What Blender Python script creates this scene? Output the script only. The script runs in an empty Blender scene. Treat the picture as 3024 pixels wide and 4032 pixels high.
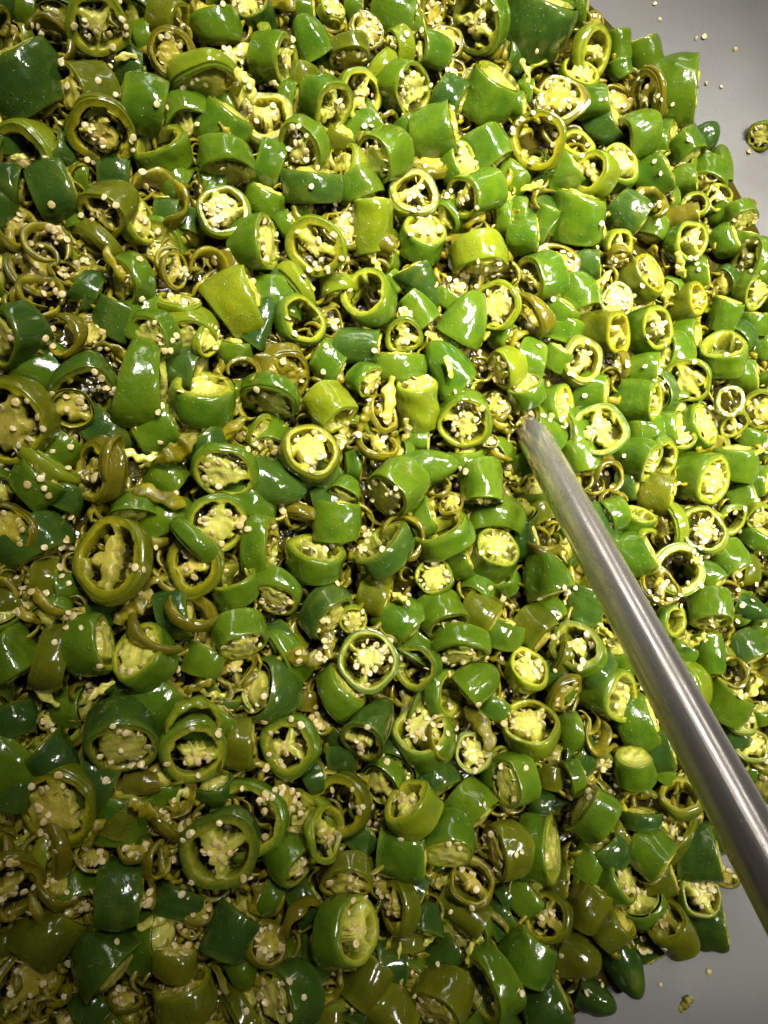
import bpy, math, random
import numpy as np
from mathutils import Vector, Matrix
PI = math.pi
scene = bpy.context.scene
COL = scene.collection
rnd = random.Random(7)

# ------------------------------------------------------------------ camera
IMG_W, IMG_H = 3024.0, 4032.0
HALF = math.tan(math.radians(33.5))            # half the vertical field of view
FOCAL = IMG_H / 2 / HALF                       # focal length in photograph pixels
BACK = Vector((-0.34, -0.16, 1.0)).normalized()
UPV = (Vector((0, 1, 0)) - BACK * BACK.y).normalized()
RIGHT = UPV.cross(BACK).normalized()
CAM = BACK * 0.365
cd = bpy.data.cameras.new('camera'); cam = bpy.data.objects.new('camera', cd); COL.objects.link(cam)
cd.sensor_fit = 'VERTICAL'; cd.sensor_height = 24; cd.lens = 12 / HALF
cd.clip_start = 0.01; cd.clip_end = 50
cam.matrix_world = Matrix((RIGHT, UPV, BACK)).transposed().to_4x4()
cam.location = CAM
scene.camera = cam

# ------------------------------------------------------------------ light
w = bpy.data.worlds.new('World'); scene.world = w; w.use_nodes = True
bg = w.node_tree.nodes['Background']
# a room: a pale ceiling overhead, darker walls and floor round it
wt = w.node_tree; tcw = wt.nodes.new('ShaderNodeTexCoord'); sx = wt.nodes.new('ShaderNodeSeparateXYZ'); rw = wt.nodes.new('ShaderNodeValToRGB')
wt.links.new(tcw.outputs['Generated'], sx.inputs[0]); wt.links.new(sx.outputs[2], rw.inputs[0]); wt.links.new(rw.outputs[0], bg.inputs[0])
rw.color_ramp.elements[0].position = .30; rw.color_ramp.elements[0].color = (.22, .20, .17, 1)
rw.color_ramp.elements[1].position = .80; rw.color_ramp.elements[1].color = (1.0, .94, .84, 1)
bg.inputs[1].default_value = 0.022

def area(name, loc, target, sx, sy, power, spread=180, color=(1, .95, .86), roll=0):
    l = bpy.data.lights.new(name, 'AREA'); l.shape = 'RECTANGLE'; l.size = sx; l.size_y = sy
    l.energy = power; l.color = color; l.spread = math.radians(spread)
    o = bpy.data.objects.new(name, l); COL.objects.link(o)
    o.location = loc
    o.rotation_euler = (Vector(target) - Vector(loc)).to_track_quat('-Z', 'Y').to_euler()
    o.rotation_euler.rotate_axis('Z', math.radians(roll))
    return o
area('ceiling_lamp', (0.26, 0.30, 0.95), (0.15, 0.12, 0), .30, .08, 0.80, 32, roll=20)
area('ceiling_lamp', (0.52, -0.05, 0.95), (0.19, 0.00, 0), .28, .08, 0.52, 34, roll=-30)
area('ceiling_lamp', (-0.12, 0.50, 1.0), (0.04, 0.15, 0), .30, .08, 0.98, 34, roll=70)
area('ceiling_tube', (-0.25, 1.05, 0.95), (0.05, 0.15, 0), .07, 1.0, .55, 100)
area('rod_streak_lamp', (-0.15, 2.4, 0.70), (0.07, -0.05, 0.08), .26, 1.3, 2.9, 110)  # this and the next: unseen lights added so the steel rod reflects streaks
area('rod_streak_lamp', (0.95, 2.1, 0.60), (0.07, -0.05, 0.08), .12, 1.2, 1.3, 110)

scene.view_settings.view_transform = 'Standard'; scene.view_settings.look = 'None'
scene.view_settings.exposure = 0.0; scene.view_settings.gamma = 1
scene.cycles.max_bounces = 8

# ------------------------------------------------------------------ geometry of the place
def ray(px, py):
    d = RIGHT * ((px - IMG_W / 2) / FOCAL) - UPV * ((py - IMG_H / 2) / FOCAL) - BACK
    return d
def on_plane(px, py, z):
    d = ray(px, py); t = (z - CAM.z) / d.z
    return CAM + d * t
def to_px(p):
    v = Vector(p) - CAM; dep = -v.dot(BACK)
    return IMG_W / 2 + FOCAL * v.dot(RIGHT) / dep, IMG_H / 2 - FOCAL * v.dot(UPV) / dep, dep
# rim of the heap, measured on the photograph, gives the circle of the kettle
K = 3024 / 1659
rim = [on_plane(x * K, y * K, -.01) for x, y in ((1290, 0), (1400, 90), (1500, 170), (1562, 300), (1640, 480), (1590, 1860), (1490, 2020), (1360, 2130), (1290, 2200))]
A = np.array([[2 * p.x, 2 * p.y, 1] for p in rim]); B = np.array([p.x ** 2 + p.y ** 2 for p in rim])
s_, *_ = np.linalg.lstsq(A, B, rcond=None)
KC = Vector((s_[0], s_[1], 0)); KR = math.sqrt(s_[2] + s_[0] ** 2 + s_[1] ** 2)
print('kettle', KC, KR)
def smooth(a, b, x):
    t = np.clip((x - a) / (b - a), 0, 1); return t * t * (3 - 2 * t)
def bowl(r):
    d = max(r - KR, -.11)
    return -.0155 + .30 * d + 1.3 * d * d
def rad(x, y): return math.hypot(x - KC.x, y - KC.y)
def heap(x, y): return -.005 * float(smooth(KR - .05, KR, rad(x, y)))
def at(px, py, off, fn=heap):
    p = on_plane(px, py, 0)
    for _ in range(6):
        z = fn(p.x, p.y) + off; p = on_plane(px, py, z)
    return p

# ------------------------------------------------------------------ materials
def nmat(name):
    m = bpy.data.materials.new(name); m.use_nodes = True
    nt = m.node_tree; nt.nodes.clear()
    o = nt.nodes.new('ShaderNodeOutputMaterial'); b = nt.nodes.new('ShaderNodeBsdfPrincipled')
    nt.links.new(b.outputs[0], o.inputs[0])
    return m, nt, b
def N(nt, t, **kw):
    n = nt.nodes.new(t)
    for k, v in kw.items():
        if isinstance(k, str) and k.startswith('_'): setattr(n, k[1:], v)
    return n
def noise(nt, vec, scale, detail=3, rough=.55, dist=0.):
    n = nt.nodes.new('ShaderNodeTexNoise'); n.inputs['Scale'].default_value = scale
    n.inputs['Detail'].default_value = detail; n.inputs['Roughness'].default_value = rough
    n.inputs['Distortion'].default_value = dist
    nt.links.new(vec, n.inputs['Vector']); return n.outputs['Fac']
def ramp(nt, fac, stops):
    n = nt.nodes.new('ShaderNodeValToRGB'); e = n.color_ramp.elements
    while len(e) < len(stops): e.new(.5)
    for i, (p, c) in enumerate(stops):
        e[i].position = p; e[i].color = (c, c, c, 1) if not isinstance(c, tuple) else (*c, 1)
    nt.links.new(fac, n.inputs[0]); return n.outputs[0]
def mix(nt, fac, a, b, mode='MIX'):
    n = nt.nodes.new('ShaderNodeMix'); n.data_type = 'RGBA'; n.blend_type = mode
    for i, v in ((0, fac), (6, a), (7, b)):
        if isinstance(v, (int, float)): n.inputs[i].default_value = v
        elif isinstance(v, tuple): n.inputs[i].default_value = (*v, 1)
        else: nt.links.new(v, n.inputs[i])
    return n.outputs[2]
def math_(nt, op, a, b=0.):
    n = nt.nodes.new('ShaderNodeMath'); n.operation = op
    for i, v in ((0, a), (1, b)):
        if isinstance(v, (int, float)): n.inputs[i].default_value = v
        else: nt.links.new(v, n.inputs[i])
    return n.outputs[0]
def coords(nt):
    """object coordinates shifted per object, so no two pieces carry the same pattern"""
    tc = nt.nodes.new('ShaderNodeTexCoord'); oi = nt.nodes.new('ShaderNodeObjectInfo')
    m = nt.nodes.new('ShaderNodeVectorMath'); m.operation = 'ADD'
    c = nt.nodes.new('ShaderNodeCombineXYZ')
    nt.links.new(math_(nt, 'MULTIPLY', oi.outputs['Random'], 3.7), c.inputs[0])
    nt.links.new(math_(nt, 'MULTIPLY', oi.outputs['Random'], 1.3), c.inputs[1])
    nt.links.new(tc.outputs['Object'], m.inputs[0]); nt.links.new(c.outputs[0], m.inputs[1])
    return m.outputs[0], oi.outputs['Random']
def attr(nt, name):
    n = nt.nodes.new('ShaderNodeAttribute'); n.attribute_name = name; return n.outputs['Fac']
def bump(nt, b, hs, strength, dist):
    n = nt.nodes.new('ShaderNodeBump'); n.inputs['Strength'].default_value = strength; n.inputs['Distance'].default_value = dist
    nt.links.new(hs, n.inputs['Height']); nt.links.new(n.outputs[0], b.inputs['Normal'])

SKIN = {'G': ((.042, .108, .005), (.110, .180, .005)), 'D': ((.020, .058, .009), (.052, .104, .008)),
        'M': ((.074, .098, .004), (.140, .142, .005)), 'Y': ((.130, .190, .005), (.225, .250, .007)),
        'O': ((.100, .090, .004), (.180, .148, .006))}
CUT = {'G': ((.130, .205, .010), (.370, .385, .024)), 'D': ((.090, .145, .010), (.290, .310, .020)),
       'M': ((.160, .185, .006), (.380, .360, .012)), 'Y': ((.190, .270, .012), (.470, .460, .028)),
       'O': ((.140, .130, .004), (.330, .290, .010))}
CORE = {'G': ((.36, .42, .025), (.76, .74, .17)), 'D': ((.32, .36, .025), (.70, .66, .14)), 'M': ((.34, .34, .02), (.68, .60, .10)),
        'Y': ((.44, .48, .025), (.82, .78, .18)), 'O': ((.24, .22, .010), (.52, .46, .05))}
def skin_mat(c):
    m, nt, b = nmat('pepper_skin_' + {'G': 'green', 'D': 'dark_green', 'M': 'olive_green', 'Y': 'lime', 'O': 'olive'}[c])
    v, r = coords(nt); lo, hi = SKIN[c]
    big = noise(nt, v, 95, 3, .6, .3)
    f = math_(nt, 'ADD', math_(nt, 'MULTIPLY', ramp(nt, big, [(.35, 0.), (.68, 1.)]), .55), math_(nt, 'MULTIPLY', r, .45))
    col = mix(nt, f, lo, hi)
    # the rim by the cut has been turned yellow-olive by the brine
    e = attr(nt, 'edge'); en = noise(nt, v, 260, 2)
    e2 = ramp(nt, math_(nt, 'ADD', e, math_(nt, 'MULTIPLY', math_(nt, 'SUBTRACT', en, .5), .5)), [(.25, 0.), (.95, 1.)])
    col = mix(nt, math_(nt, 'MULTIPLY', e2, .8), col, CUT[c][0])
    blot = ramp(nt, noise(nt, v, 60, 2, .5, .6), [(.60, 0.), (.74, 1.)])
    col = mix(nt, math_(nt, 'MULTIPLY', blot, .5), col, (.12, .15, .01))
    nt.links.new(col, b.inputs['Base Color'])
    nt.links.new(ramp(nt, noise(nt, v, 220, 3), [(.3, .07), (.75, .26)]), b.inputs['Roughness'])
    b.inputs['IOR'].default_value = 1.45
    b.inputs['Coat Weight'].default_value = .45; b.inputs['Coat Roughness'].default_value = .05
    b.inputs['Subsurface Weight'].default_value = .06; b.inputs['Subsurface Radius'].default_value = (.4, 1, .1)
    b.inputs['Subsurface Scale'].default_value = .0015
    h = math_(nt, 'ADD', math_(nt, 'MULTIPLY', noise(nt, v, 130, 1, .4), 1.1), math_(nt, 'MULTIPLY', noise(nt, v, 520, 2, .5), .16))
    h = math_(nt, 'ADD', h, math_(nt, 'MULTIPLY', ramp(nt, noise(nt, v, 800, 2), [(.60, 0.), (.70, 1.)]), .34))
    bump(nt, b, h, .6, .0013)
    return m
def cut_mat(c, core=False):
    m, nt, b = nmat(('pepper_core_' if core else 'pepper_flesh_') + {'G': 'green', 'D': 'dark_green', 'M': 'olive_green', 'Y': 'lime', 'O': 'olive'}[c])
    v, r = coords(nt)
    n1 = noise(nt, v, 330, 4, .6, .4)
    if core:
        lo, hi = CORE[c]
        q = attr(nt, 'mid')
        f = math_(nt, 'ADD', math_(nt, 'MULTIPLY', q, .75), math_(nt, 'MULTIPLY', math_(nt, 'SUBTRACT', n1, .5), 1.3))
        col = mix(nt, ramp(nt, f, [(.05, 0.), (.75, 1.)]), lo, hi)
        br = ramp(nt, noise(nt, v, 150, 2, .5, .8), [(.60, 0.), (.72, 1.)])
        col = mix(nt, math_(nt, 'MULTIPLY', br, .45), col, (.42, .20, .05))
    else:
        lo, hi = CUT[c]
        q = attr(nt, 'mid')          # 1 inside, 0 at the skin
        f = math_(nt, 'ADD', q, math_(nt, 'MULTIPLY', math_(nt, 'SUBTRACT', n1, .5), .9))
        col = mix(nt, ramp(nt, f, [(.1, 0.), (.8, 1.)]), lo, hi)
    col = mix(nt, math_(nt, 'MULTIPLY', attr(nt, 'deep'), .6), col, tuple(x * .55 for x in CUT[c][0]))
    var = mix(nt, r, (.82, .80, .8), (1.12, 1.08, 1.1))
    col = mix(nt, 1., col, var, 'MULTIPLY')
    nt.links.new(col, b.inputs['Base Color'])
    nt.links.new(ramp(nt, n1, [(.3, .10), (.7, .34)]), b.inputs['Roughness'])
    b.inputs['Coat Weight'].default_value = .6; b.inputs['Coat Roughness'].default_value = .06
    b.inputs['Subsurface Weight'].default_value = .4; b.inputs['Subsurface Radius'].default_value = (.8, 1, .12)
    b.inputs['Subsurface Scale'].default_value = .0016
    h = math_(nt, 'ADD', math_(nt, 'MULTIPLY', noise(nt, v, 500, 3, .55), .9), math_(nt, 'MULTIPLY', noise(nt, v, 2000, 2), .35))
    bump(nt, b, h, .55, .0009 if core else .0008)
    return m
SKINM = {c: skin_mat(c) for c in SKIN}; FLESHM = {c: cut_mat(c) for c in CUT}; COREM = {c: cut_mat(c, True) for c in CORE}

seed_m, nt, b = nmat('pepper_seed'); v, r = coords(nt)
col = mix(nt, r, (.66, .50, .18), (.88, .76, .42))
col = mix(nt, ramp(nt, noise(nt, v, 900, 2), [(.52, 0.), (.75, .55)]), col, (.52, .30, .09))
nt.links.new(col, b.inputs['Base Color']); b.inputs['Roughness'].default_value = .28
b.inputs['Coat Weight'].default_value = .4; b.inputs['Coat Roughness'].default_value = .08
b.inputs['Subsurface Weight'].default_value = .25; b.inputs['Subsurface Radius'].default_value = (1, .8, .4); b.inputs['Subsurface Scale'].default_value = .001
bump(nt, b, noise(nt, v, 1800, 2), .4, .0004)

pan_m, nt, b = nmat('dull_grey_steel')
tc = nt.nodes.new('ShaderNodeTexCoord'); mp = nt.nodes.new('ShaderNodeMapping')
nt.links.new(tc.outputs['Object'], mp.inputs[0]); mp.inputs['Rotation'].default_value = (0, 0, -.35); mp.inputs['Scale'].default_value = (1, 9, 1)
sc = noise(nt, mp.outputs[0], 40, 4, .6); big = noise(nt, tc.outputs['Object'], 14, 4, .6, .5); fine = noise(nt, tc.outputs['Object'], 700, 3)
col = mix(nt, big, (.090, .090, .088), (.155, .154, .150))
col = mix(nt, ramp(nt, sc, [(.35, 0.), (.7, .16)]), col, (.14, .14, .138))
col = mix(nt, ramp(nt, noise(nt, tc.outputs['Object'], 38, 3, .6, 1.), [(.55, 0.), (.75, .45)]), col, (.13, .112, .075))
col = mix(nt, ramp(nt, fine, [(.62, 0.), (.78, .5)]), col, (.05, .05, .05))
nt.links.new(col, b.inputs['Base Color']); b.inputs['Metallic'].default_value = .35
nt.links.new(ramp(nt, big, [(.3, .42), (.7, .58)]), b.inputs['Roughness'])
bump(nt, b, math_(nt, 'ADD', math_(nt, 'MULTIPLY', sc, .10), math_(nt, 'MULTIPLY', fine, .5)), .3, .0006)

rod_m, nt, b = nmat('worn_steel_rod')
tc = nt.nodes.new('ShaderNodeTexCoord'); mp = nt.nodes.new('ShaderNodeMapping')
nt.links.new(tc.outputs['Object'], mp.inputs[0]); mp.inputs['Scale'].default_value = (26, 26, 1)
st = noise(nt, mp.outputs[0], 9, 5, .7); sm = noise(nt, tc.outputs['Object'], 45, 4, .6); dr = noise(nt, tc.outputs['Object'], 420, 2, .5)
col = mix(nt, st, (.42, .39, .37), (.68, .64, .61))
col = mix(nt, ramp(nt, sm, [(.45, 0.), (.7, .5)]), col, (.30, .26, .22))
nt.links.new(col, b.inputs['Base Color']); b.inputs['Metallic'].default_value = .85
nt.links.new(ramp(nt, math_(nt, 'ADD', math_(nt, 'MULTIPLY', sm, .6), math_(nt, 'MULTIPLY', st, .4)), [(.3, .16), (.7, .34)]), b.inputs['Roughness'])
bump(nt, b, math_(nt, 'ADD', math_(nt, 'MULTIPLY', st, .5), ramp(nt, dr, [(.72, 0.), (.80, .5)])), .35, .0006)

brine_m, nt, b = nmat('dark_brine')
tc = nt.nodes.new('ShaderNodeTexCoord')
nt.links.new(mix(nt, noise(nt, tc.outputs['Object'], 40), (.030, .030, .004), (.075, .055, .006)), b.inputs['Base Color'])
b.inputs['Roughness'].default_value = .04; b.inputs['IOR'].default_value = 1.34
bump(nt, b, noise(nt, tc.outputs['Object'], 130, 2, .5, .6), .8, .003)

# ------------------------------------------------------------------ mesh helpers
def mesh(name, co, quads, mats, attrs=None, tris=None, mi=None):
    me = bpy.data.meshes.new(name)
    co = np.asarray(co, np.float32); quads = np.asarray(quads, np.int32).reshape(-1, 4)
    nq = len(quads); tri = np.asarray(tris, np.int32).reshape(-1, 3) if tris is not None else np.zeros((0, 3), np.int32)
    loops = np.concatenate([quads.ravel(), tri.ravel()])
    me.vertices.add(len(co)); me.vertices.foreach_set('co', co.ravel())
    me.loops.add(len(loops)); me.loops.foreach_set('vertex_index', loops)
    st = np.concatenate([np.arange(nq) * 4, nq * 4 + np.arange(len(tri)) * 3]).astype(np.int32)
    tot = np.concatenate([np.full(nq, 4), np.full(len(tri), 3)]).astype(np.int32)
    me.polygons.add(len(st)); me.polygons.foreach_set('loop_start', st); me.polygons.foreach_set('loop_total', tot)
    me.polygons.foreach_set('use_smooth', np.ones(len(st), bool))
    for m in mats: me.materials.append(m)
    if mi is not None: me.polygons.foreach_set('material_index', np.asarray(mi, np.int32))
    for k, v in (attrs or {}).items():
        a = me.attributes.new(k, 'FLOAT', 'POINT'); a.data.foreach_set('value', np.asarray(v, np.float32))
    me.update(calc_edges=True)
    return me
def compact(co, quads, attrs):
    used = np.unique(quads); rm = np.full(len(co), -1); rm[used] = np.arange(len(used))
    return co[used], rm[quads], {k: v[used] for k, v in attrs.items()}
class Wob:
    """cheap smooth random field: a few plane waves"""
    def __init__(s, rng, freq, n=7):
        s.k = rng.normal(size=(n, 3)); s.k *= (freq * rng.uniform(.6, 1.5, (n, 1))) / np.linalg.norm(s.k, axis=1, keepdims=True)
        s.p = rng.uniform(0, 2 * PI, n); s.n = n
        s.k *= rng.uniform(.6, 1.4, (n, 1))
    def __call__(s, x, y, z=0):
        o = 0
        for i in range(s.n): o = o + np.sin(s.k[i, 0] * x + s.k[i, 1] * y + s.k[i, 2] * z + s.p[i])
        return o / math.sqrt(s.n) * .8
def sstep(a, b, x):
    t = np.clip((x - a) / (b - a), 0, 1); return t * t * (3 - 2 * t)

def piece(rng, R, L, inner='c', tip=False, hi=True, warp=0., thin=False):
    """one cut of pepper; cut face round the origin facing +Z, body down to -L. Returns co, flesh quads, core quads, skin quads, attrs"""
    n = 60 if hi else 36
    th = np.arange(n) * 2 * PI / n
    sq = rng.uniform(.84, 1.0) if hi else rng.uniform(.80, 1.0)
    sa = rng.uniform(0, PI); lob = rng.integers(3, 5)
    out = (1 + .025 * np.cos(lob * th + rng.uniform(0, 6)) + .018 * np.cos(5 * th + rng.uniform(0, 6)))
    if inner in '34' or inner == 'e': out += .035 * np.cos(3 * th + rng.uniform(0, 6))
    bias = rng.normal(0, .08 if hi else .09, 2); bias2 = rng.normal(0, .10 if hi else .11, 2)
    wob = Wob(rng, 2.2 if not thin else 3.0); wf = Wob(rng, 14, 18); wd = Wob(rng, 5.5); wt = Wob(rng, 7)
    Lr = L / R
    wi = .82 if thin else (rng.uniform(.69, .77) if inner in '234e' else rng.uniform(.76, .83))
    if inner == 'c' or inner == 'p': rc = rng.uniform(.50, .66)
    elif inner == 'C': rc = .36
    elif inner == 'e': rc = -.2
    else: rc = rng.uniform(.16, .30)
    ns = {'2': 2, '3': 3, '4': 4, 'C': 3, 'c': 3}.get(inner, 3)
    sang = rng.uniform(0, 2 * PI) + np.arange(ns) * 2 * PI / ns + rng.normal(0, .2, ns)
    swid = {'c': .13, 'C': .06, 'e': .06}.get(inner, .115) * rng.uniform(.8, 1.3)
    cph = rng.uniform(0, 2 * PI)
    fr = np.concatenate([[0.02], np.linspace(.08, wi - .06, 12 if hi else 4), np.linspace(wi - .03, wi + .05, 4 if hi else 2), np.linspace(wi + .09, .955, 3 if hi else 1)])
    F, T = np.meshgrid(fr, th, indexing='ij')
    X0, Y0 = F * np.cos(T), F * np.sin(T)
    star = .07 * wt(np.cos(T) * 1.2, np.sin(T) * 1.2) + .05 * wf(X0 * .8, Y0 * .8)
    off = .10 * np.cos(T + cph) if inner in 'cC' else 0
    s1 = F - (rc + star + off)
    s2 = (wi + .025 * wd(X0, Y0)) - F
    s3 = np.full_like(F, 9.)
    for a in sang:
        brk = rng.random() < .22; sw_ = swid * rng.uniform(.7, 1.5); fb = rng.uniform(.45, .62); kink = rng.normal(0, .25)
        dd = np.where(np.cos(T - a) > 0, F * np.abs(np.sin(T - a + kink * F)), 9.)
        if brk: dd = dd + .35 * np.exp(-((F - fb) / .07) ** 2)
        if inner == 'e': dd = dd + 2.2 * np.clip(.62 - F, 0, 1)
        s3 = np.minimum(s3, dd - sw_ * (1 + .4 * wd(X0 * 2, Y0 * 2)))
    def smin(a, b, k=.14):
        h = np.clip(.5 + .5 * (b - a) / k, 0, 1); return b * (1 - h) + a * h - k * h * (1 - h)
    sdf = smin(smin(s1, s2), s3) + .022 * wf(X0 * 2, Y0 * 2) + .02
    m = sstep(0., .05, sdf) if inner != 'p' else sdf * 0
    depth_top = min(Lr * .5, .55) if Lr < 1.2 else .55
    through = Lr < 1.15
    if not through: depth_top = .62
    isc = F < wi - .015
    lump = np.where(isc, .022 * wf(X0 * 1.1, Y0 * 1.1) + .035 * wd(X0 * 1.5, Y0 * 1.5, 3.), .008 * wf(X0, Y0)) * (1 - m)
    dome = np.where(isc & (m < .5), .03, 0.) + .02 * (1 - m) * (F < .5)
    def face_z(sign):
        return lump * (1 if sign > 0 else .8) + dome * 1.0
    warpz = warp * wob(X0, Y0)
    def place(F_, T_, z, top_w):
        """F_: share of the outline, z below the face; bend, squash and slant"""
        o = np.interp(np.mod(T_, 2 * PI), np.append(th, 2 * PI), np.append(out, out[0]))
        x, y = F_ * o * np.cos(T_), F_ * o * np.sin(T_)
        # squash along sa
        c, s = math.cos(sa), math.sin(sa)
        a, b_ = x * c + y * s, -x * s + y * c
        b_ = b_ * sq; x, y = a * c - b_ * s, a * s + b_ * c
        t = np.clip(-z / Lr, 0, 1)
        z = z + (bias[0] * x + bias[1] * y) * (1 - t) + (bias2[0] * x + bias2[1] * y) * t
        z = z + warp * wob(x, y)
        if not thin:
            gx = .05 * wd(x * .35, y * .35, z * .5); x = x * (1 + gx); y = y * (1 + gx * .7)
        else:
            x = x * (1 + .10 * wob(x * .5, y * .5, z)); y = y * (1 + .10 * wob(y * .5 + 4, x * .5, z))
        return np.stack([x, y, z], -1)
    nr = len(fr)
    ztop = face_z(1) - m * depth_top
    P = [place(F, T, ztop, 1).reshape(-1, 3)]
    mid_a = np.where(isc, np.clip(1.15 - F / wi, 0, 1), np.clip((.97 - F) / (.97 - wi), 0, 1)).ravel()
    mids = [mid_a]; deeps = [m.ravel()]; edges = [np.ones(nr * n)]
    idx = np.arange(nr * n).reshape(nr, n)
    def grid(ix):
        a = ix[:-1, :]; b_ = ix[1:, :]; a2 = np.roll(a, -1, 1); b2 = np.roll(b_, -1, 1)
        return np.stack([a, b_, b2, a2], -1)
    q = grid(idx)
    mc = (m[:-1] + m[1:] + np.roll(m, -1, 1)[:-1] + np.roll(m, -1, 1)[1:]) / 4
    fc = (F[:-1] + F[1:]) / 2
    keep = (mc < .97) if through and inner not in 'p' else np.ones_like(mc, bool)
    core = q[keep & (fc < wi - .03)]; flesh = q[keep & (fc >= wi - .03)]
    cap = None
    if inner != 'e' or not through:
        P.append(place(np.zeros(1), np.zeros(1), np.array([ztop[0].mean()]), 1)); cidx = nr * n
        mids.append(np.ones(1)); deeps.append(np.zeros(1)); edges.append(np.ones(1))
        cap = np.stack([np.full(n, cidx), idx[0], np.roll(idx[0], -1), np.full(n, cidx)], -1)
    base = sum(len(p) for p in P)
    # skin
    kz = 9 if hi else 10
    if not tip:
        ts = np.array([0, .012, .05] + list(np.linspace(.12, .88, kz)) + [.95, .988, 1.]); rr = np.array([.955, .982, .995] + [1.] * kz + [.995, .982, .955])
        taper = rng.uniform(-.10, .10); bulge = rng.uniform(.02, .08) if hi else rng.uniform(.05, .17)
        rr = rr * (1 + taper * ts + bulge * np.sin(ts * PI))
        zz = -ts * Lr
        e = .05 / max(Lr, .3); zz[1] = -.02; zz[2] = -.075; zz[-2] = -Lr + .02; zz[-3] = -Lr + .075
    else:
        u = np.concatenate([[0, .008, .03], np.linspace(.08, .985, 14)])
        pw = rng.uniform(2.1, 2.9)
        rr = np.sqrt(np.clip(1 - u ** pw, 0, 1)) * (1 - .14 * u) ; rr[0] = .955; rr[1] = .985; zz = -u * Lr
        zz[1] = -.012; zz[2] = -.05
    F2, T2 = np.meshgrid(rr, th, indexing='ij'); Z2 = np.repeat(zz[:, None], n, 1)
    damp = np.clip(np.minimum(-Z2, Lr + Z2) / .15, 0, 1)
    dent = 1 + (.032 * wd(np.cos(T2), np.sin(T2), Z2 * 1.1) + .05 * wob(np.cos(T2), np.sin(T2), Z2)) * damp
    P.append(place(F2 * dent, T2, Z2, 0).reshape(-1, 3)); ns_ = len(rr) * n
    idx2 = base + np.arange(ns_).reshape(len(rr), n)
    skin = grid(idx2).reshape(-1, 4)
    d_edge = np.minimum(-Z2, (Lr + Z2) if not tip else 9.)
    mids.append(np.zeros(ns_)); deeps.append(np.zeros(ns_)); edges.append(np.exp(-d_edge / .19).ravel())
    if tip:
        P.append(place(np.zeros(1), np.zeros(1), np.array([-Lr * 1.0]), 0)); ci = base + ns_
        mids.append(np.zeros(1)); deeps.append(np.zeros(1)); edges.append(np.zeros(1))
        last = idx2[-1]
        skin = np.concatenate([skin, np.stack([last, np.full(n, ci), np.full(n, ci), np.roll(last, -1)], -1)])
        skin_t = np.stack([last, np.full(n, ci), np.roll(last, -1)], -1); skin = skin[:-n]
    else:
        skin_t = None
        b3 = base + ns_
        s_end = rr[-1] / .955
        z_bot = -Lr - face_z(-1) + m * (Lr - depth_top if through else .1)
        if through: z_bot = np.where(m > .5, -Lr - lump + m * (Lr - depth_top), z_bot)
        P.append(place(F * s_end, T, z_bot, 0).reshape(-1, 3))
        idx3 = b3 + idx
        q3 = grid(idx3)[..., ::-1]
        core = np.concatenate([core, q3[keep & (fc < wi - .03)]]); flesh = np.concatenate([flesh, q3[keep & (fc >= wi - .03)]])
        mids.append(mid_a); deeps.append(m.ravel()); edges.append(np.ones(nr * n))
    co = np.concatenate(P) * R
    at_ = {'mid': np.concatenate(mids), 'deep': np.concatenate(deeps), 'edge': np.concatenate(edges)}
    info = dict(rc=rc, wi=wi, star=off if isinstance(off, float) else 0, cph=cph, place=lambda f, t, z: place(np.array([f]), np.array([t]), np.array([z]), 1)[0] * R)
    tri_core = cap[:, :3] if cap is not None else None
    return co, flesh.reshape(-1, 4), core.reshape(-1, 4), skin, skin_t, tri_core, at_, info

def part_mesh(name, co, quads, mat, at_, keys, tris=None):
    if tris is not None:
        allq = np.concatenate([quads.ravel(), tris.ravel()])
    else: allq = quads.ravel()
    used = np.unique(allq); rm = np.full(len(co), -1, np.int64); rm[used] = np.arange(len(used))
    return mesh(name, co[used], rm[quads], [mat], {k: at_[k][used] for k in keys}, rm[tris] if tris is not None else None)

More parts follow.
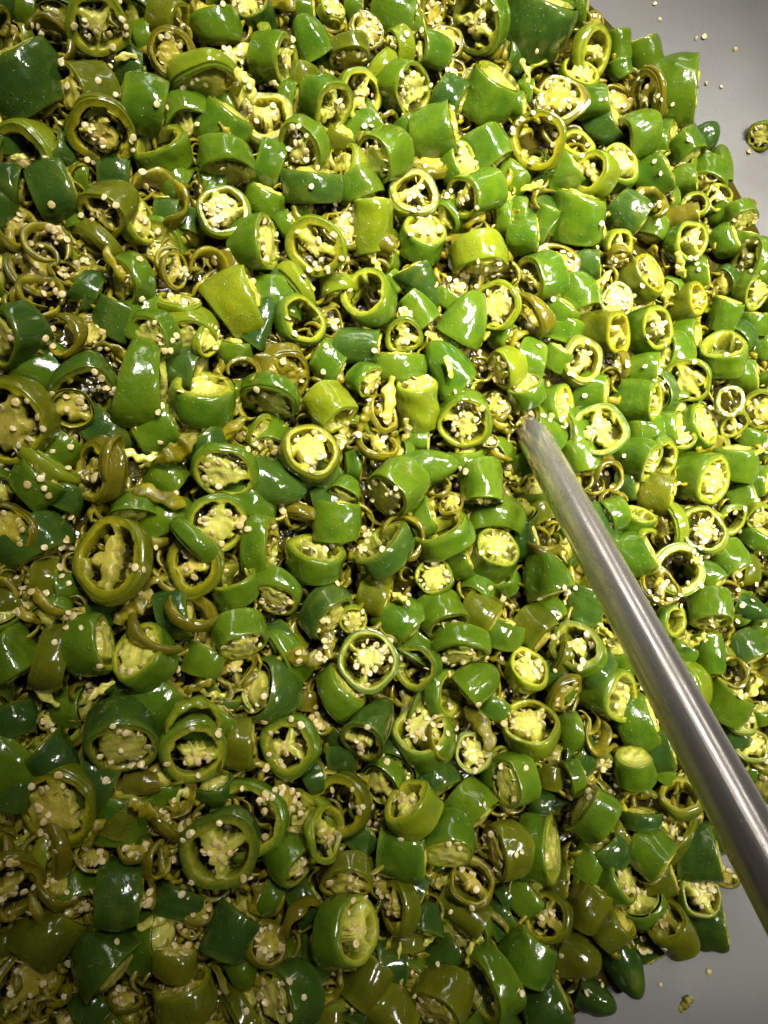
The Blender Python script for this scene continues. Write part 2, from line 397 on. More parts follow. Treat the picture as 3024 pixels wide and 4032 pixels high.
def sweep(rng, R, ang, ht, wd_, open_=True, loose=.14, lump=.25):
    """a wilted strip: lumpy band swept along a wandering arc. co, quads, outer flag"""
    n, k = 46, 12
    s = np.linspace(0, 1, n); a = s * ang
    w1, w2, w3 = Wob(rng, 1), Wob(rng, 1), Wob(rng, 1)
    r = R * (1 + loose * w1(s * 4.5, 0)); z = R * loose * 1.6 * w2(s * 4, 1)
    c = np.stack([r * np.cos(a), r * np.sin(a), z], -1)
    if ang < 1.2: c = np.stack([(s - .5) * 2 * R, R * .3 * w1(s * 4, 0), z * .8], -1)
    t = np.gradient(c, axis=0); t /= np.linalg.norm(t, axis=1, keepdims=True)
    up = np.array([0, 0, 1.]); sd = np.cross(t, up); sd /= np.linalg.norm(sd, axis=1, keepdims=True); u2 = np.cross(sd, t)
    tw = .5 * w3(s * 3, 2); ct, st = np.cos(tw)[:, None], np.sin(tw)[:, None]
    sd, u2 = sd * ct + u2 * st, -sd * st + u2 * ct
    prof = (np.clip(np.sin(np.clip(s, 0, 1) * PI), 0, 1) ** .35 * .9 + .1)[:, None, None] if open_ else 1
    ph = np.arange(k) * 2 * PI / k
    fl = Wob(rng, 2.2)
    A_, S_ = np.meshgrid(ph, s)
    g = 1 + lump * fl(S_ * 9, np.cos(A_), np.sin(A_))
    cs = np.sign(np.cos(ph)) * np.abs(np.cos(ph)) ** .8; sn = np.sign(np.sin(ph)) * np.abs(np.sin(ph)) ** .6
    P = c[:, None] + (sd[:, None] * (wd_ * R * cs)[None, :, None] + u2[:, None] * (ht * R * sn)[None, :, None]) * g[..., None] * prof
    idx = np.arange(n * k).reshape(n, k)
    q = np.stack([idx[:-1], idx[1:], np.roll(idx[1:], -1, 1), np.roll(idx[:-1], -1, 1)], -1)
    outer = np.repeat(((cs[:] + np.roll(cs, -1)) > .5)[None], n - 1, 0)
    co = P.reshape(-1, 3)
    q = q.reshape(-1, 4); outer = outer.ravel()
    # end caps
    e0 = len(co); co = np.concatenate([co, c[:1], c[-1:]])
    tr = np.concatenate([np.stack([np.roll(idx[0], -1), idx[0], np.full(k, e0)][::-1], -1), np.stack([idx[-1], np.roll(idx[-1], -1), np.full(k, e0 + 1)], -1)])
    mid = np.clip(.55 + .5 * fl(co[:, 0] / R * 3, co[:, 1] / R * 3, co[:, 2] / R * 3), 0, 1)
    return co, q, outer, tr, {'mid': mid, 'deep': mid * 0, 'edge': np.clip(1 - mid, 0, 1)}

def seed_mesh(i):
    rng = np.random.default_rng(900 + i); u = np.linspace(0, PI, 7)[1:-1]; v_ = np.arange(12) * 2 * PI / 12
    U, V = np.meshgrid(u, v_, indexing='ij')
    r = 1 - .20 * np.exp(-((V - PI) / .5) ** 2) + .04 * rng.normal(size=12)[None, :]
    s = .00180
    flat = .15 + .10 * rng.random()
    x, y, z = s * r * np.sin(U) * np.cos(V), s * r * rng.uniform(.72, .92) * np.sin(U) * np.sin(V), s * flat * np.cos(U) * (1 + .25 * np.cos(V) * np.sin(U))
    z = z + s * .12 * rng.normal() * (x / s) ** 2
    co = np.stack([x, y, z], -1).reshape(-1, 3); n = 12
    idx = np.arange(len(co)).reshape(5, n)
    q = np.stack([idx[:-1], idx[1:], np.roll(idx[1:], -1, 1), np.roll(idx[:-1], -1, 1)], -1).reshape(-1, 4)
    co = np.concatenate([co, [[0, 0, s * flat]], [[0, 0, -s * flat]]])
    tr = np.concatenate([np.stack([np.full(n, len(co) - 2), idx[0], np.roll(idx[0], -1)], -1), np.stack([np.full(n, len(co) - 1), np.roll(idx[-1], -1), idx[-1]], -1)])
    return mesh('seed', co, q, [seed_m], tris=tr)
SEEDS = [seed_mesh(i) for i in range(10)]

# ------------------------------------------------------------------ objects
def link(name, me, parent=None):
    o = bpy.data.objects.new(name, me); COL.objects.link(o)
    if parent: o.parent = parent
    return o
def tag(o, label, cat, group=None):
    o['label'] = label; o['category'] = cat
    if group: o['group'] = group
CW = {'G': 'bright green', 'D': 'dark green', 'M': 'olive green', 'Y': 'lime green', 'O': 'wilted olive'}
IW = {'c': 'with solid pale core', 'C': 'with seed-ringed star core', '2': 'with two chambers', '3': 'with three chambers', '4': 'with four chambers', 'e': 'hollow inside', 'p': 'with plain yellow core'}
used_labels = {}
ONES = 'zero one two three four five six seven eight nine ten eleven twelve thirteen fourteen fifteen sixteen seventeen eighteen nineteen'.split()
TENS = 'x x twenty thirty forty fifty sixty seventy eighty ninety'.split()
def spell(n):
    n = min(max(int(round(n)), 0), 99)
    return ONES[n] if n < 20 else TENS[n // 10] + ('-' + ONES[n % 10] if n % 10 else '')
def whereabouts(px, py):
    return f'{spell(px / IMG_W * 100)} percent across, {spell(py / IMG_H * 100)} down'
GROUPS = {'pepper_slice': 'sliced peppers heaped in the brine', 'pepper_chunk': 'pepper chunks lying on their sides in the heap',
          'pepper_tip': 'rounded pepper ends in the heap', 'wilted_pepper': 'wilted pepper rings and curls in the heap', 'membrane_scrap': 'torn membrane scraps among the slices'}
CATS = {'pepper_slice': 'pepper slice', 'pepper_chunk': 'pepper chunk', 'pepper_tip': 'pepper end', 'wilted_pepper': 'wilted pepper', 'membrane_scrap': 'pepper scrap'}
def root(kind, M, label):
    o = bpy.data.objects.new(kind, None); COL.objects.link(o); o.matrix_world = M; o.empty_display_size = .005
    tag(o, label, CATS[kind], GROUPS[kind]); return o

def frame(p, phi, tilt, spin):
    """rotation whose +Z is the cut face's normal: tilt degrees away from the viewer towards phi"""
    bk = (CAM - p).normalized(); up = (UPV - bk * UPV.dot(bk)).normalized(); ri = up.cross(bk)
    a, t = math.radians(phi), math.radians(tilt)
    z = bk * math.cos(t) + (ri * math.cos(a) + up * math.sin(a)) * math.sin(t)
    x = Matrix.Rotation(spin, 3, z) @ z.orthogonal().normalized(); y = z.cross(x)
    return Matrix((x, y, z)).transposed()

def put_seeds(core, info, inner, R, rng):
    cnt = {'c': rng.integers(7, 15), 'C': 16, 'e': rng.integers(0, 3), 'p': 0}.get(inner, rng.integers(5, 11))
    if rng.random() < .12 and inner != 'C': cnt = cnt // 3
    for j in range(cnt):
        t = rng.uniform(0, 2 * PI) if inner != 'C' else 2 * PI * j / 16 + rng.normal(0, .12)
        if inner in 'cC': f = info['rc'] + .10 * math.cos(t + info['cph']) + rng.uniform(-.06, .10) + (.06 if inner == 'C' else 0); f = min(f, info['wi'] - .08)
        elif inner == 'e': f = rng.uniform(.5, .7)
        else: f = rng.uniform(.05, .45)
        z = rng.uniform(-.02, .10)
        o = link('seed', SEEDS[rng.integers(0, 10)], core)
        o.location = info['place'](f, t, z)
        flatlay = rng.random() < .6
        e = Matrix.Rotation(t + rng.normal(0, .4), 3, 'Z') @ Matrix.Rotation(rng.normal(0, .3) + (0 if flatlay else 1.2), 3, 'X') @ Matrix.Rotation(rng.normal(0, .3), 3, 'Y')
        o.rotation_euler = e.to_euler(); s = rng.uniform(.72, 1.05) * (.9 if inner == 'C' else 1); o.scale = (s, s, s)

SCALE = {'s': 1.05, 'q': 1.02, 'b': 1.09, 't': 1.09, 'w': 1.08, 'k': 1.25}
OFF = {0: -.0075, 1: -.003, 2: .0010, 3: .0055}
items = []
def build(kind, px, py, rpx, ln, phi, tilt, inner, col, lev, i, filler=False):
    rng = np.random.default_rng(i * 17 + 5)
    if kind in 'sq' and 12 < tilt < 62: tilt = min(tilt + 7, 64); ln = ln * 1.12
    R0 = rpx / FOCAL * .36
    bo = OFF.get(lev, 0)
    fn = heap
    if lev == 9: fn = lambda x, y: bowl(rad(x, y)); bo = R0 * ln * 1.7 + .001 if kind == 's' else .0006
    if kind in 'bt': zoff = bo - .42 * R0
    elif kind == 'w': zoff = bo + .002
    elif kind == 'k': zoff = bo + .004 if lev < 9 else .0012
    else: zoff = bo + .003 if lev < 9 else bo
    p = at(px, py, zoff, fn)
    dep = to_px(p)[2]
    R = rpx / FOCAL * dep * SCALE.get(kind, 1); L = ln * R
    spin = rng.uniform(0, 2 * PI)
    at_w = whereabouts(px, py); sz = 'large ' if rpx > 115 else 'small ' if rpx < 58 else ''
    if kind in 'sqbt' or (kind == 'w' and inner != 'e'):
        tip = kind in 'qt'
        if kind in 'bt': ph, ti = (phi, tilt) if kind == 'b' else (phi + 180, tilt + 4)
        else: ph, ti = phi, tilt
        M3 = frame(p, ph, ti, spin)
        if kind in 'bt':
            if filler is False and kind == 'b' : R = R / .93
            if kind == 't': R = R / .95
            p = p + M3.col[2] * L * (.5 if kind == 'b' else .42)
        hi = kind in 'sqw'
        thin = kind == 'w'
        co, flesh, core, skin, skt, ct, at_, info = piece(rng, R, L, inner if inner in 'cC234ep' else 'c', tip, hi, warp=(.15 if thin else (.015 if ln > .6 else .035)), thin=thin)
        if kind in 'sq': nm = 'pepper_slice'
        elif kind == 'b': nm = 'pepper_chunk'
        elif kind == 't': nm = 'pepper_tip'
        else: nm = 'wilted_pepper'
        if kind == 's' and ti > 70: nm = 'pepper_chunk'
        if nm == 'pepper_slice':
            lab = f'{sz}{CW[col]} pepper {"ring" if ln < .7 else "slice"} {IW[inner]}, {at_w}'
        elif nm == 'pepper_chunk': lab = f'{sz}{CW[col]} pepper chunk lying on its side, {at_w}'
        elif nm == 'pepper_tip': lab = f'{sz}{CW[col]} rounded pepper end, {at_w}'
        else: lab = f'wilted {"lime" if col == "Y" else "olive"} pepper ring, {at_w}'
        if lev == 9: lab = 'small olive pepper ring lying alone on the grey pan'
        M = Matrix.Translation(p) @ M3.to_4x4()
        o = root(nm, M, lab)
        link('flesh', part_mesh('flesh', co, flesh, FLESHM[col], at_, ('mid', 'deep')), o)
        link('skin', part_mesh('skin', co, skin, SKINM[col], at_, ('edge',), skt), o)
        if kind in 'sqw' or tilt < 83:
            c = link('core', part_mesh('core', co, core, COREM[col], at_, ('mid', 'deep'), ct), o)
            if kind in 'sqw' and tilt < 70: put_seeds(c, info, inner, R, rng)
        else:
            c = link('core', part_mesh('core', co, core, COREM[col], at_, ('mid', 'deep'), ct), o)
    else:
        M3 = frame(p, phi if kind == 'w' else phi + 90, tilt if kind == 'w' else rng.uniform(0, 35), spin if kind == 'w' else 0)
        if kind == 'k':
            bk = (CAM - p).normalized(); up = (UPV - bk * UPV.dot(bk)).normalized(); ri = up.cross(bk); a = math.radians(phi)
            x = ri * math.cos(a) + up * math.sin(a); y = bk.cross(x); M3 = Matrix((x, y, bk)).transposed() @ Matrix.Rotation(rng.normal(0, .4), 3, 'X')
            co, q, outer, tr, at_ = sweep(rng, R, 1.0, rng.uniform(.10, .2), rng.uniform(.22, .42), loose=.16, lump=.5)
        else:
            co, q, outer, tr, at_ = sweep(rng, R * .92, rng.uniform(3.6, 6.0), rng.uniform(.26, .42), rng.uniform(.12, .20), loose=.17, lump=.38)
        M = Matrix.Translation(p) @ M3.to_4x4()
        if kind == 'w':
            o = root('wilted_pepper', M, f'curled {"lime" if col == "Y" else "olive"} strip of wilted pepper, {at_w}')
            link('flesh', part_mesh('flesh', co, q[~outer], FLESHM[col], at_, ('mid', 'deep'), tr), o)
            link('skin', part_mesh('skin', co, q[outer], SKINM[col], at_, ('edge',)), o)
        else:
            me = part_mesh('membrane_scrap', co, q, (COREM if col == 'Y' else FLESHM)[col], at_, ('mid', 'deep'), tr)
            o = link('membrane_scrap', me); o.matrix_world = M
            tag(o, ('torn olive scrap lying alone on the grey pan' if lev == 9 else f'torn {"yellow" if col == "Y" else "olive"} membrane scrap, {at_w}'), 'pepper scrap', GROUPS['membrane_scrap'] if lev != 9 else None)
    if kind in 'sq':
        sh = ln * rpx * math.sin(math.radians(tilt)) * .5
        px -= sh * math.cos(math.radians(phi)); py += sh * math.sin(math.radians(phi))
    items.append((px, py, rpx, ln, o, kind, p.copy()))
    return o

DATA = """
@ 0 0 1.659
s 640 165 185 .5 -80 15 3 Y 3
s 20 140 85 .5 0 40 e O 1
b 190 75 95 1.3 0 80 c G 1
w 290 290 150 .5 90 30 e O 1
s 1180 165 140 1.2 0 60 2 M 1
b 1410 180 130 1.3 -70 80 c G 1
b 940 260 95 1.1 20 84 c G 1
s 1115 330 135 .5 100 10 c O 3
s 1350 590 225 .5 -80 50 c Y 1
b 150 550 195 1.8 -60 84 c D 2
s 440 605 165 1.7 195 45 c M 1
s 660 870 220 .4 -100 18 3 M 3
b 930 710 172 1.45 -5 86 c G 2
s 1020 910 195 .9 115 66 e G 1
b 860 455 115 1.3 0 85 c D 0
b 1460 830 145 1.5 60 82 c G 1
s 1490 1140 200 .9 -80 52 c G 1
s 1460 1370 155 .5 90 14 c Y 3
s 660 1410 165 1.3 225 30 3 M 2
s 930 1440 145 .6 20 42 c Y 1
w 1030 1290 200 .4 80 50 e O 1
b 370 1270 165 1.3 30 80 c D 1
b 60 1240 140 1.1 0 80 c D 1
b 50 920 110 1.6 -80 85 c D 0
s 300 950 130 .9 150 68 e D 0
b 760 1160 140 1.2 0 85 c D 0
b 1150 1180 115 1.3 -30 84 c G 0
b 1080 1440 120 1.2 0 85 c D 0
w 100 1470 150 .35 60 50 2 O 1
w 310 1600 130 .35 80 40 e O 2
k 1300 450 90 1 40 0 c O 2
k 1450 420 110 1 -10 0 c Y 2
k 1590 570 90 1 -50 0 c Y 3
k 820 370 60 1 20 0 c Y 1
k 1480 860 60 1 -40 0 c O 2
@ 1000 0 1.659
s -20 10 130 1.6 120 45 c D 1
t 360 245 140 1.6 115 85 c G 2
s 215 390 145 1.3 0 52 3 G 1
s 520 45 85 .8 60 50 c Y 0
b 660 45 90 1.1 0 85 c G 0
b 920 75 165 1.4 -10 82 c G 1
b 1060 165 100 1.1 30 85 c G 0
s 1450 150 185 .8 190 28 4 G 2
s 625 390 130 .9 -80 40 c M 1
w 740 190 110 .35 60 30 c O 2
s 885 330 125 .8 190 45 c Y 1
s 1070 310 110 1.5 160 48 3 G 1
w 1250 270 110 .4 90 40 c O 1
w 1290 460 90 .4 90 20 3 O 1
w 1390 510 65 .4 90 20 c O 0
b 1540 620 165 1.4 60 82 c G 1
s 1045 590 180 .8 -10 45 c G 2
s 525 710 172 .9 -25 38 3 G 2
s 710 620 155 .4 0 18 2 Y 1
s 80 750 170 .7 100 38 3 M 1
b 220 660 100 1.1 0 85 c G 0
b 1280 650 130 1.3 -30 85 c D 0
s 285 985 170 .7 215 32 3 G 2
s 780 1045 155 1.3 200 35 c G 2
b 1170 870 145 1.8 15 85 c G 2
b 560 900 115 1.1 60 72 c M 0
b 385 1215 168 1.05 92 88 c D 2
b 680 1230 140 1.1 -60 76 c G 1
b 70 1310 120 1.2 70 85 c G 0
b 320 1370 80 1.2 0 85 c G 0
s 1050 1250 162 .5 80 22 3 M 2
w 1150 1060 110 .5 80 60 c O 1
s 1360 1290 132 1.9 195 40 2 G 2
s 1390 1050 140 .9 30 60 c G 1
b 1510 980 140 1.6 -60 76 c G 1
b 770 1480 122 2.5 90 85 c Y 2
s 1120 1490 145 1.1 75 52 c G 2
b 850 1600 60 2.2 -20 84 c O 2
b 1410 1615 70 3 4 85 c O 1
s 95 1585 190 1 10 52 c G 2
s 400 1620 190 .4 190 14 2 Y 3
b 220 1480 90 1.2 30 84 c G 0
w 580 1490 115 .5 60 40 c O 1
k 1230 800 70 1 0 0 c O 1
k 560 290 80 1 60 0 c O 2
b 1630 1430 95 1.2 0 85 c G 0
b 330 60 90 1.3 0 80 c G 0
w 1180 80 110 .4 0 40 c O 0
@ 2000 0 1.62
b 170 190 172 1.95 60 82 c D 3
b 330 95 80 1.3 -60 82 c G 1
b 440 40 110 1 0 84 c G 1
w 570 130 60 .5 30 50 c O 0
s 565 330 148 .55 10 42 2 Y 2
b 700 290 65 2.4 -85 85 c G 1
b 710 440 60 1.6 -70 84 c G 1
b 860 360 90 2.1 100 76 c G 1
b 1080 590 185 1.15 -3 86 c G 2
s 875 620 152 .35 190 38 2 O 3
s 470 450 120 .7 60 50 c Y 1
w 230 480 110 .4 90 20 e Y 1
w 330 620 150 .4 90 24 c O 2
b 540 655 95 1.9 5 86 c G 2
w 700 620 110 .4 60 40 c O 1
b 110 590 70 1.3 0 84 c G 0
b 50 680 70 1.5 0 84 c G 1
s 185 900 168 .35 190 14 e M 3
s 450 910 115 .6 60 35 e Y 1
b 620 800 110 1.4 30 82 c D 1
s 730 890 130 1.3 190 58 e G 1
b 980 890 100 1.3 0 85 c G 0
b 1125 950 105 1.4 -60 80 c G 1
t 1250 880 95 1.8 40 82 c D 1
t 1350 1060 85 2.4 85 82 c G 1
w 1130 790 60 .5 90 30 c O 0
s 720 1030 130 .8 50 48 c G 2
s 520 1095 130 .9 150 28 2 Y 2
b 350 1110 95 1.9 30 82 c G 1
b 440 1390 135 1.9 80 82 c G 2
b 930 1130 115 1.6 20 82 c G 2
b 1130 1150 80 1.6 0 85 c G 0
w 1350 1250 90 .4 10 30 3 Y 1
b 1350 1350 75 1.5 0 84 c G 0
w 880 1310 120 .3 60 40 e O 2
b 760 1370 120 1.7 -40 82 c D 1
b 240 1400 72 2 70 85 c G 1
w 250 1290 100 .35 80 40 e O 1
b 100 1500 105 1.6 10 82 c G 1
b 60 1360 80 1.2 0 84 c G 0
s 1190 1300 85 .4 90 20 e Y 1
b 1110 1375 55 3.4 5 85 c O 1
s 1180 1530 135 .8 10 42 3 G 2
s 720 1560 95 .6 -10 20 3 Y 1
s 1500 1410 100 1 -60 62 c G 1
b 1390 1540 90 1.4 20 84 c G 0
b 1530 1550 90 1.2 60 84 c G 1
s 1615 872 85 .5 200 14 c Y 9
b 560 1500 80 1.3 0 84 c D 0
k 480 250 55 1 60 0 c Y 2
k 120 450 60 1 100 0 c Y 2
k 150 1180 60 1 20 0 c Y 2
@ 0 1000 1.659
w 250 100 180 .4 60 40 c O 0
w 430 120 100 .3 60 40 2 O 0
w 270 260 140 .35 90 45 e O 1
s 790 190 165 .9 200 46 c G 2
b 570 230 105 1.4 -20 82 c D 1
s 500 255 110 1 180 60 c D 0
b 760 430 125 1.6 70 85 c D 1
s 0 560 190 1.2 200 52 c D 2
w 440 520 140 .35 190 40 e O 2
w 570 520 110 .4 80 30 c O 1
w 250 600 90 .5 70 50 c O 1
w 730 680 110 .3 60 50 e O 2
s 540 930 230 .6 -90 24 e D 2
t 465 1000 125 .9 90 12 c M 3
s 30 1110 265 .8 200 24 c M 2
s 960 560 160 .8 200 42 c G 2
s 1220 570 190 .8 -90 32 c Y 1
w 1180 290 130 .4 90 60 c Y 2
w 1370 560 120 .3 0 60 c Y 2
w 1150 110 110 .4 0 50 2 O 2
w 1360 100 120 .35 10 30 e O 2
b 1530 90 105 2 -70 82 c O 1
b 1550 340 180 1.5 30 82 c Y 2
b 930 845 225 1.12 -3 87 c G 3
b 1010 1150 130 2 30 82 c G 1
s 1330 850 190 1 85 54 3 G 2
s 590 1420 200 .5 190 55 2 O 1
w 740 1360 150 .3 0 60 e O 2
b 230 1510 150 1.3 50 78 c G 2
s 130 1450 140 1.1 150 60 c M 1
b 410 1590 120 1.4 70 85 c D 0
t 870 1650 140 1.3 90 60 c G 1
s 1460 1435 200 .5 -110 20 c G 3
b 1140 1410 85 1.6 0 85 c D 0
w 1580 770 90 .3 80 45 e O 2
b 1620 910 80 1.3 0 84 c G 0
k 760 100 120 1 -60 0 c O 3
k 900 1300 90 1 0 0 c Y 2
k 1150 1290 130 1 30 0 c O 2
k 1500 1170 120 1 25 0 c O 1
k 1050 1570 140 1 -20 0 c O 1
k 230 560 80 1 -60 0 c O 2
w 1590 1190 100 .35 60 50 2 O 0
@ 1000 1000 1.659
t 30 450 105 2.8 65 82 c D 2
b 180 200 100 1.1 0 85 c D 0
s 330 425 165 .7 30 24 e G 2
w 510 450 100 .5 0 40 2 O 0
s 720 250 172 .85 130 34 e G 2
b 910 200 90 1.3 -50 85 c G 0
t 1085 210 130 2.3 -55 85 c D 2
b 1060 370 95 2.2 -55 85 c G 1
s 985 400 55 .4 60 30 c O 2
s 980 540 120 .5 -90 18 3 G 2
t 1390 420 145 2.1 60 83 c G 2
s 1570 340 152 .45 180 14 c Y 2
s 1480 110 180 .9 -80 62 c Y 1
b 685 600 112 2.15 0 86 c D 2
b 495 700 105 1.7 -30 85 c G 1
b 955 735 155 1 90 85 c G 1
t 1265 740 140 2.2 118 85 c G 2
s 765 840 120 .9 -30 45 c G 1
s 570 1080 135 1.6 -50 58 e Y 2
w 200 820 190 .5 -60 50 c O 1
s 100 980 200 .6 -110 62 c G 1
s 1060 840 130 2.1 92 60 c Y 2
b 1090 1210 90 1.1 0 86 c G 0
s 1370 1110 172 .7 -90 18 C G 2
w 1500 900 100 .3 30 30 e Y 1
b 1380 1330 110 .9 90 85 c G 0
s 380 1270 178 .6 60 20 c M 3
t 140 1500 155 2.2 -12 85 c D 2
t 600 1540 100 1.5 65 48 c G 3
b 490 1640 110 1.5 0 85 c D 1
s 860 1590 195 1 -140 45 c G 2
t 1130 1395 112 3 10 85 c G 2
s 1500 1620 140 1.5 -82 58 3 G 2
w 820 1220 140 .35 60 50 2 O 1
w 850 1030 120 .35 30 50 c O 1
w 60 1170 120 .3 -20 60 c Y 1
b 650 1380 80 1.3 0 84 c G 0
w 1540 1220 55 .4 90 20 3 O 1
s 1600 760 130 .8 200 48 c Y 1
w 1590 990 90 .4 90 30 c O 0
w 1200 1520 90 .4 90 50 e O 1
w 1290 1620 90 .4 90 50 c O 1
k 1270 740 60 1 -70 0 c Y 3
k 900 950 110 1 60 0 c Y 2
k 730 1080 90 1 70 0 c O 2
k 130 730 110 1 -20 0 c O 2
k 990 1150 60 1 70 0 c O 2
k 1160 1690 70 1 70 0 c O 1
@ 2024 1000 1.659
s 95 165 145 1.1 190 42 2 G 1
w 280 50 130 .4 60 30 c O 1
b 460 90 105 1.7 0 85 c D 1
s 690 40 80 .8 -60 40 c O 1
s 900 120 160 .9 30 60 c M 1
b 1180 130 95 1.6 0 84 c G 0
s 1500 60 160 .9 160 45 3 G 1
s 1600 245 125 1 -20 48 c G 2
b 400 290 140 1.4 -70 78 c G 1
b 280 390 105 1.6 50 82 c G 1
s 90 430 150 .6 -140 60 e O 1
w 680 300 110 .4 50 28 c Y 1
s 1205 290 118 1.2 15 52 3 M 1
s 690 520 152 1.2 0 48 3 M 2
s 945 480 148 1 20 38 2 G 2
b 1130 530 90 1.4 0 82 c G 0
b 1370 400 85 2.2 70 84 c G 1
b 1560 460 80 1.7 80 84 c G 1
s 1370 590 155 1.3 85 62 e G 2
b 1490 800 85 2 0 85 c G 0
b 1620 620 80 1.2 0 85 c G 0
w 120 650 80 .7 60 40 c O 1
b 280 680 80 1.6 60 82 c G 2
s 460 690 152 .5 30 30 2 M 2
w 680 740 100 .4 180 60 e O 1
b 850 750 82 2.1 0 82 c G 1
s 1130 830 142 .45 200 18 c Y 2
s 60 840 125 .9 100 50 c G 2
s 335 980 130 .9 10 58 2 G 1
b 500 900 98 1.9 -5 82 c G 1
s 930 965 128 2 -5 55 2 G 2
s 1250 1110 140 1.2 20 54 c G 1
s 1415 960 100 .35 10 22 e M 3
s 1440 1120 100 .35 -60 35 2 Y 1
s 1620 1020 130 .45 190 10 c Y 2
s 555 1150 182 .35 90 10 4 G 3
b 430 1330 105 2 -70 82 c G 1
s 905 1370 135 1.4 -20 52 2 G 2
s 985 1350 140 .45 -20 48 e G 1
b 1540 1200 80 1.3 60 84 c G 0
b 1020 1130 90 1.3 0 84 c G 1
w 1100 1200 80 .5 90 40 c Y 1
b 1420 1370 125 1.6 80 82 c G 1
s 1310 1485 168 1.4 -10 52 c G 2
w 610 1450 110 .3 10 46 e O 2
b 740 1500 90 1.4 0 84 c D 0
b 930 1570 110 1.7 -10 82 c M 1
w 1080 1450 70 .35 0 40 e O 1
b 1500 1610 100 1.4 20 84 c G 0
b 1600 1490 80 1.2 0 84 c G 0
k 560 180 80 1 40 0 c Y 2
k 1090 70 70 1 -60 0 c Y 2
k 1540 1310 70 1 40 0 c Y 2
@ 0 2000 1.659
w 30 160 170 .45 200 30 c O 1
b 230 230 185 1.1 -60 80 c D 0
s 700 315 272 .5 150 24 3 M 3
s 1260 370 192 .35 200 14 3 M 2
b 1295 225 165 .5 42 84 c G 3
s 1420 110 195 .4 -60 14 c G 2
s 1500 440 165 .9 110 50 e G 1
b 320 465 115 1.2 0 80 c M 0
b 700 650 120 1.6 0 84 c D 0
b 1140 690 140 1.4 10 85 c D 1
w 1250 670 150 .3 60 60 e O 2
w 950 570 80 .5 60 50 c Y 0
b 325 985 212 .78 -10 87 c M 2
s 690 880 195 1.1 5 72 c G 2
s 890 930 200 1 140 42 c G 2
w 1060 800 200 .25 60 50 e O 1
b 1330 1000 120 1.5 70 80 c G 1
b 70 970 170 1.5 -60 82 c G 2
s 1590 910 165 1 -75 64 c G 2
s 800 1575 238 1.1 -90 40 c D 3
s 1270 1610 215 .5 -60 18 2 G 2
w 1250 1390 175 .35 -70 40 e Y 2
b 1575 1530 165 1 0 85 c M 1
t 363 1640 160 1.8 -50 82 c D 2
b 50 1400 150 1.4 -80 85 c D 1
w 560 1200 90 .4 60 50 e O 1
w 200 1130 120 .3 50 50 e O 0
b 790 1170 80 1.5 -40 84 c D 0
b 60 620 120 1.4 20 84 c M 0
w 60 420 90 .4 60 50 e O 0
k 660 1190 80 1 30 0 c Y 2
k 860 680 100 1 45 0 c O 1
k 310 1230 80 1 -50 0 c Y 1
k 1300 1170 80 1 20 0 c O 2
@ 1000 2000 1.659
s 120 240 190 .8 0 66 e G 1
b 530 75 122 1.9 86 85 c G 2
s 410 260 202 .95 90 66 2 G 2
s 800 225 200 .8 120 66 e D 2
w 960 200 150 .3 60 30 e O 1
s 1210 120 200 .8 120 66 e G 2
b 1100 70 100 1.5 30 82 c G 1
s 1170 440 130 .5 130 18 c G 2
s 1600 250 145 1.2 60 34 c G 2
b 1350 370 90 1.4 20 84 c G 1
s 130 600 155 .8 -110 62 c G 1
s 530 730 165 1.1 -45 62 c D 2
w 650 740 90 .5 -60 40 c Y 2
b 780 565 110 1.7 -20 82 c M 1
w 760 690 90 .35 -20 30 e O 1
b 960 740 135 1.6 -40 83 c G 1
s 1280 790 155 1.2 -60 56 3 G 2
b 1480 690 125 1.6 -30 83 c M 1
b 1620 820 120 1.4 70 84 c G 1
s 750 990 188 .4 90 8 C G 3
s 1040 1040 152 .6 190 24 e G 1
s 1350 965 180 .9 -90 66 c G 2
t 1460 1140 140 1.8 40 83 c G 3
s 1290 1210 150 .9 0 68 e G 1
s 620 1140 170 1 40 64 c G 1
q 700 1530 180 1.9 -125 50 2 D 3
s 220 1560 190 .5 200 14 3 G 2
s 1090 1440 185 1 120 24 c G 2
w 1240 1530 130 .3 20 40 e O 3
s 1430 1600 132 .4 -30 14 c G 2
w 450 1390 90 .4 70 40 c O 0
b 1560 1290 100 1.3 60 84 c G 0
b 600 1600 100 1.6 0 84 c D 0
b 270 900 80 1.6 -40 84 c M 0
k 340 970 110 1 -10 0 c O 2
k 500 840 110 1 -80 0 c O 2
k 1480 1430 130 1 -60 0 c O 2
k 950 590 60 1 -30 0 c Y 2
b 360 1260 70 1.6 80 84 c O 0
@ 2024 2000 1.659
w 190 220 110 .4 80 40 e O 1
t 210 430 148 2 105 84 c G 3
b 460 615 105 1.9 75 82 c D 1
b 230 680 100 1.4 -50 80 c G 0
b 120 790 120 1.6 -40 82 c M 1
s 400 895 162 .9 130 18 3 G 2
b 530 1050 130 1.4 -40 85 c D 1
s 105 1040 142 .8 50 28 c Y 2
s 105 1395 178 .7 100 20 c Y 2
s 715 1240 172 1.2 -15 50 3 G 2
b 800 1400 145 1.4 20 85 c G 1
w 350 1230 130 .35 -50 60 c O 1
w 520 1480 130 .35 0 50 e O 1
b 380 1470 110 1.3 20 84 c G 1
b 950 1590 120 1.3 20 84 c D 1
s 780 1620 115 1.4 90 46 p G 2
s 590 60 110 1 200 60 c G 1
s 830 40 100 1.1 60 52 e G 1
b 790 300 115 1.7 20 82 c G 2
w 860 230 80 .3 -30 60 e Y 2
s 1240 140 148 .6 60 12 C Y 3
b 1070 80 85 1.3 60 84 c D 0
s 1080 400 158 .4 20 20 e Y 2
w 960 500 130 .35 60 40 2 O 3
s 1440 80 100 .5 -30 35 e G 1
s 1600 60 90 .6 -60 40 c Y 1
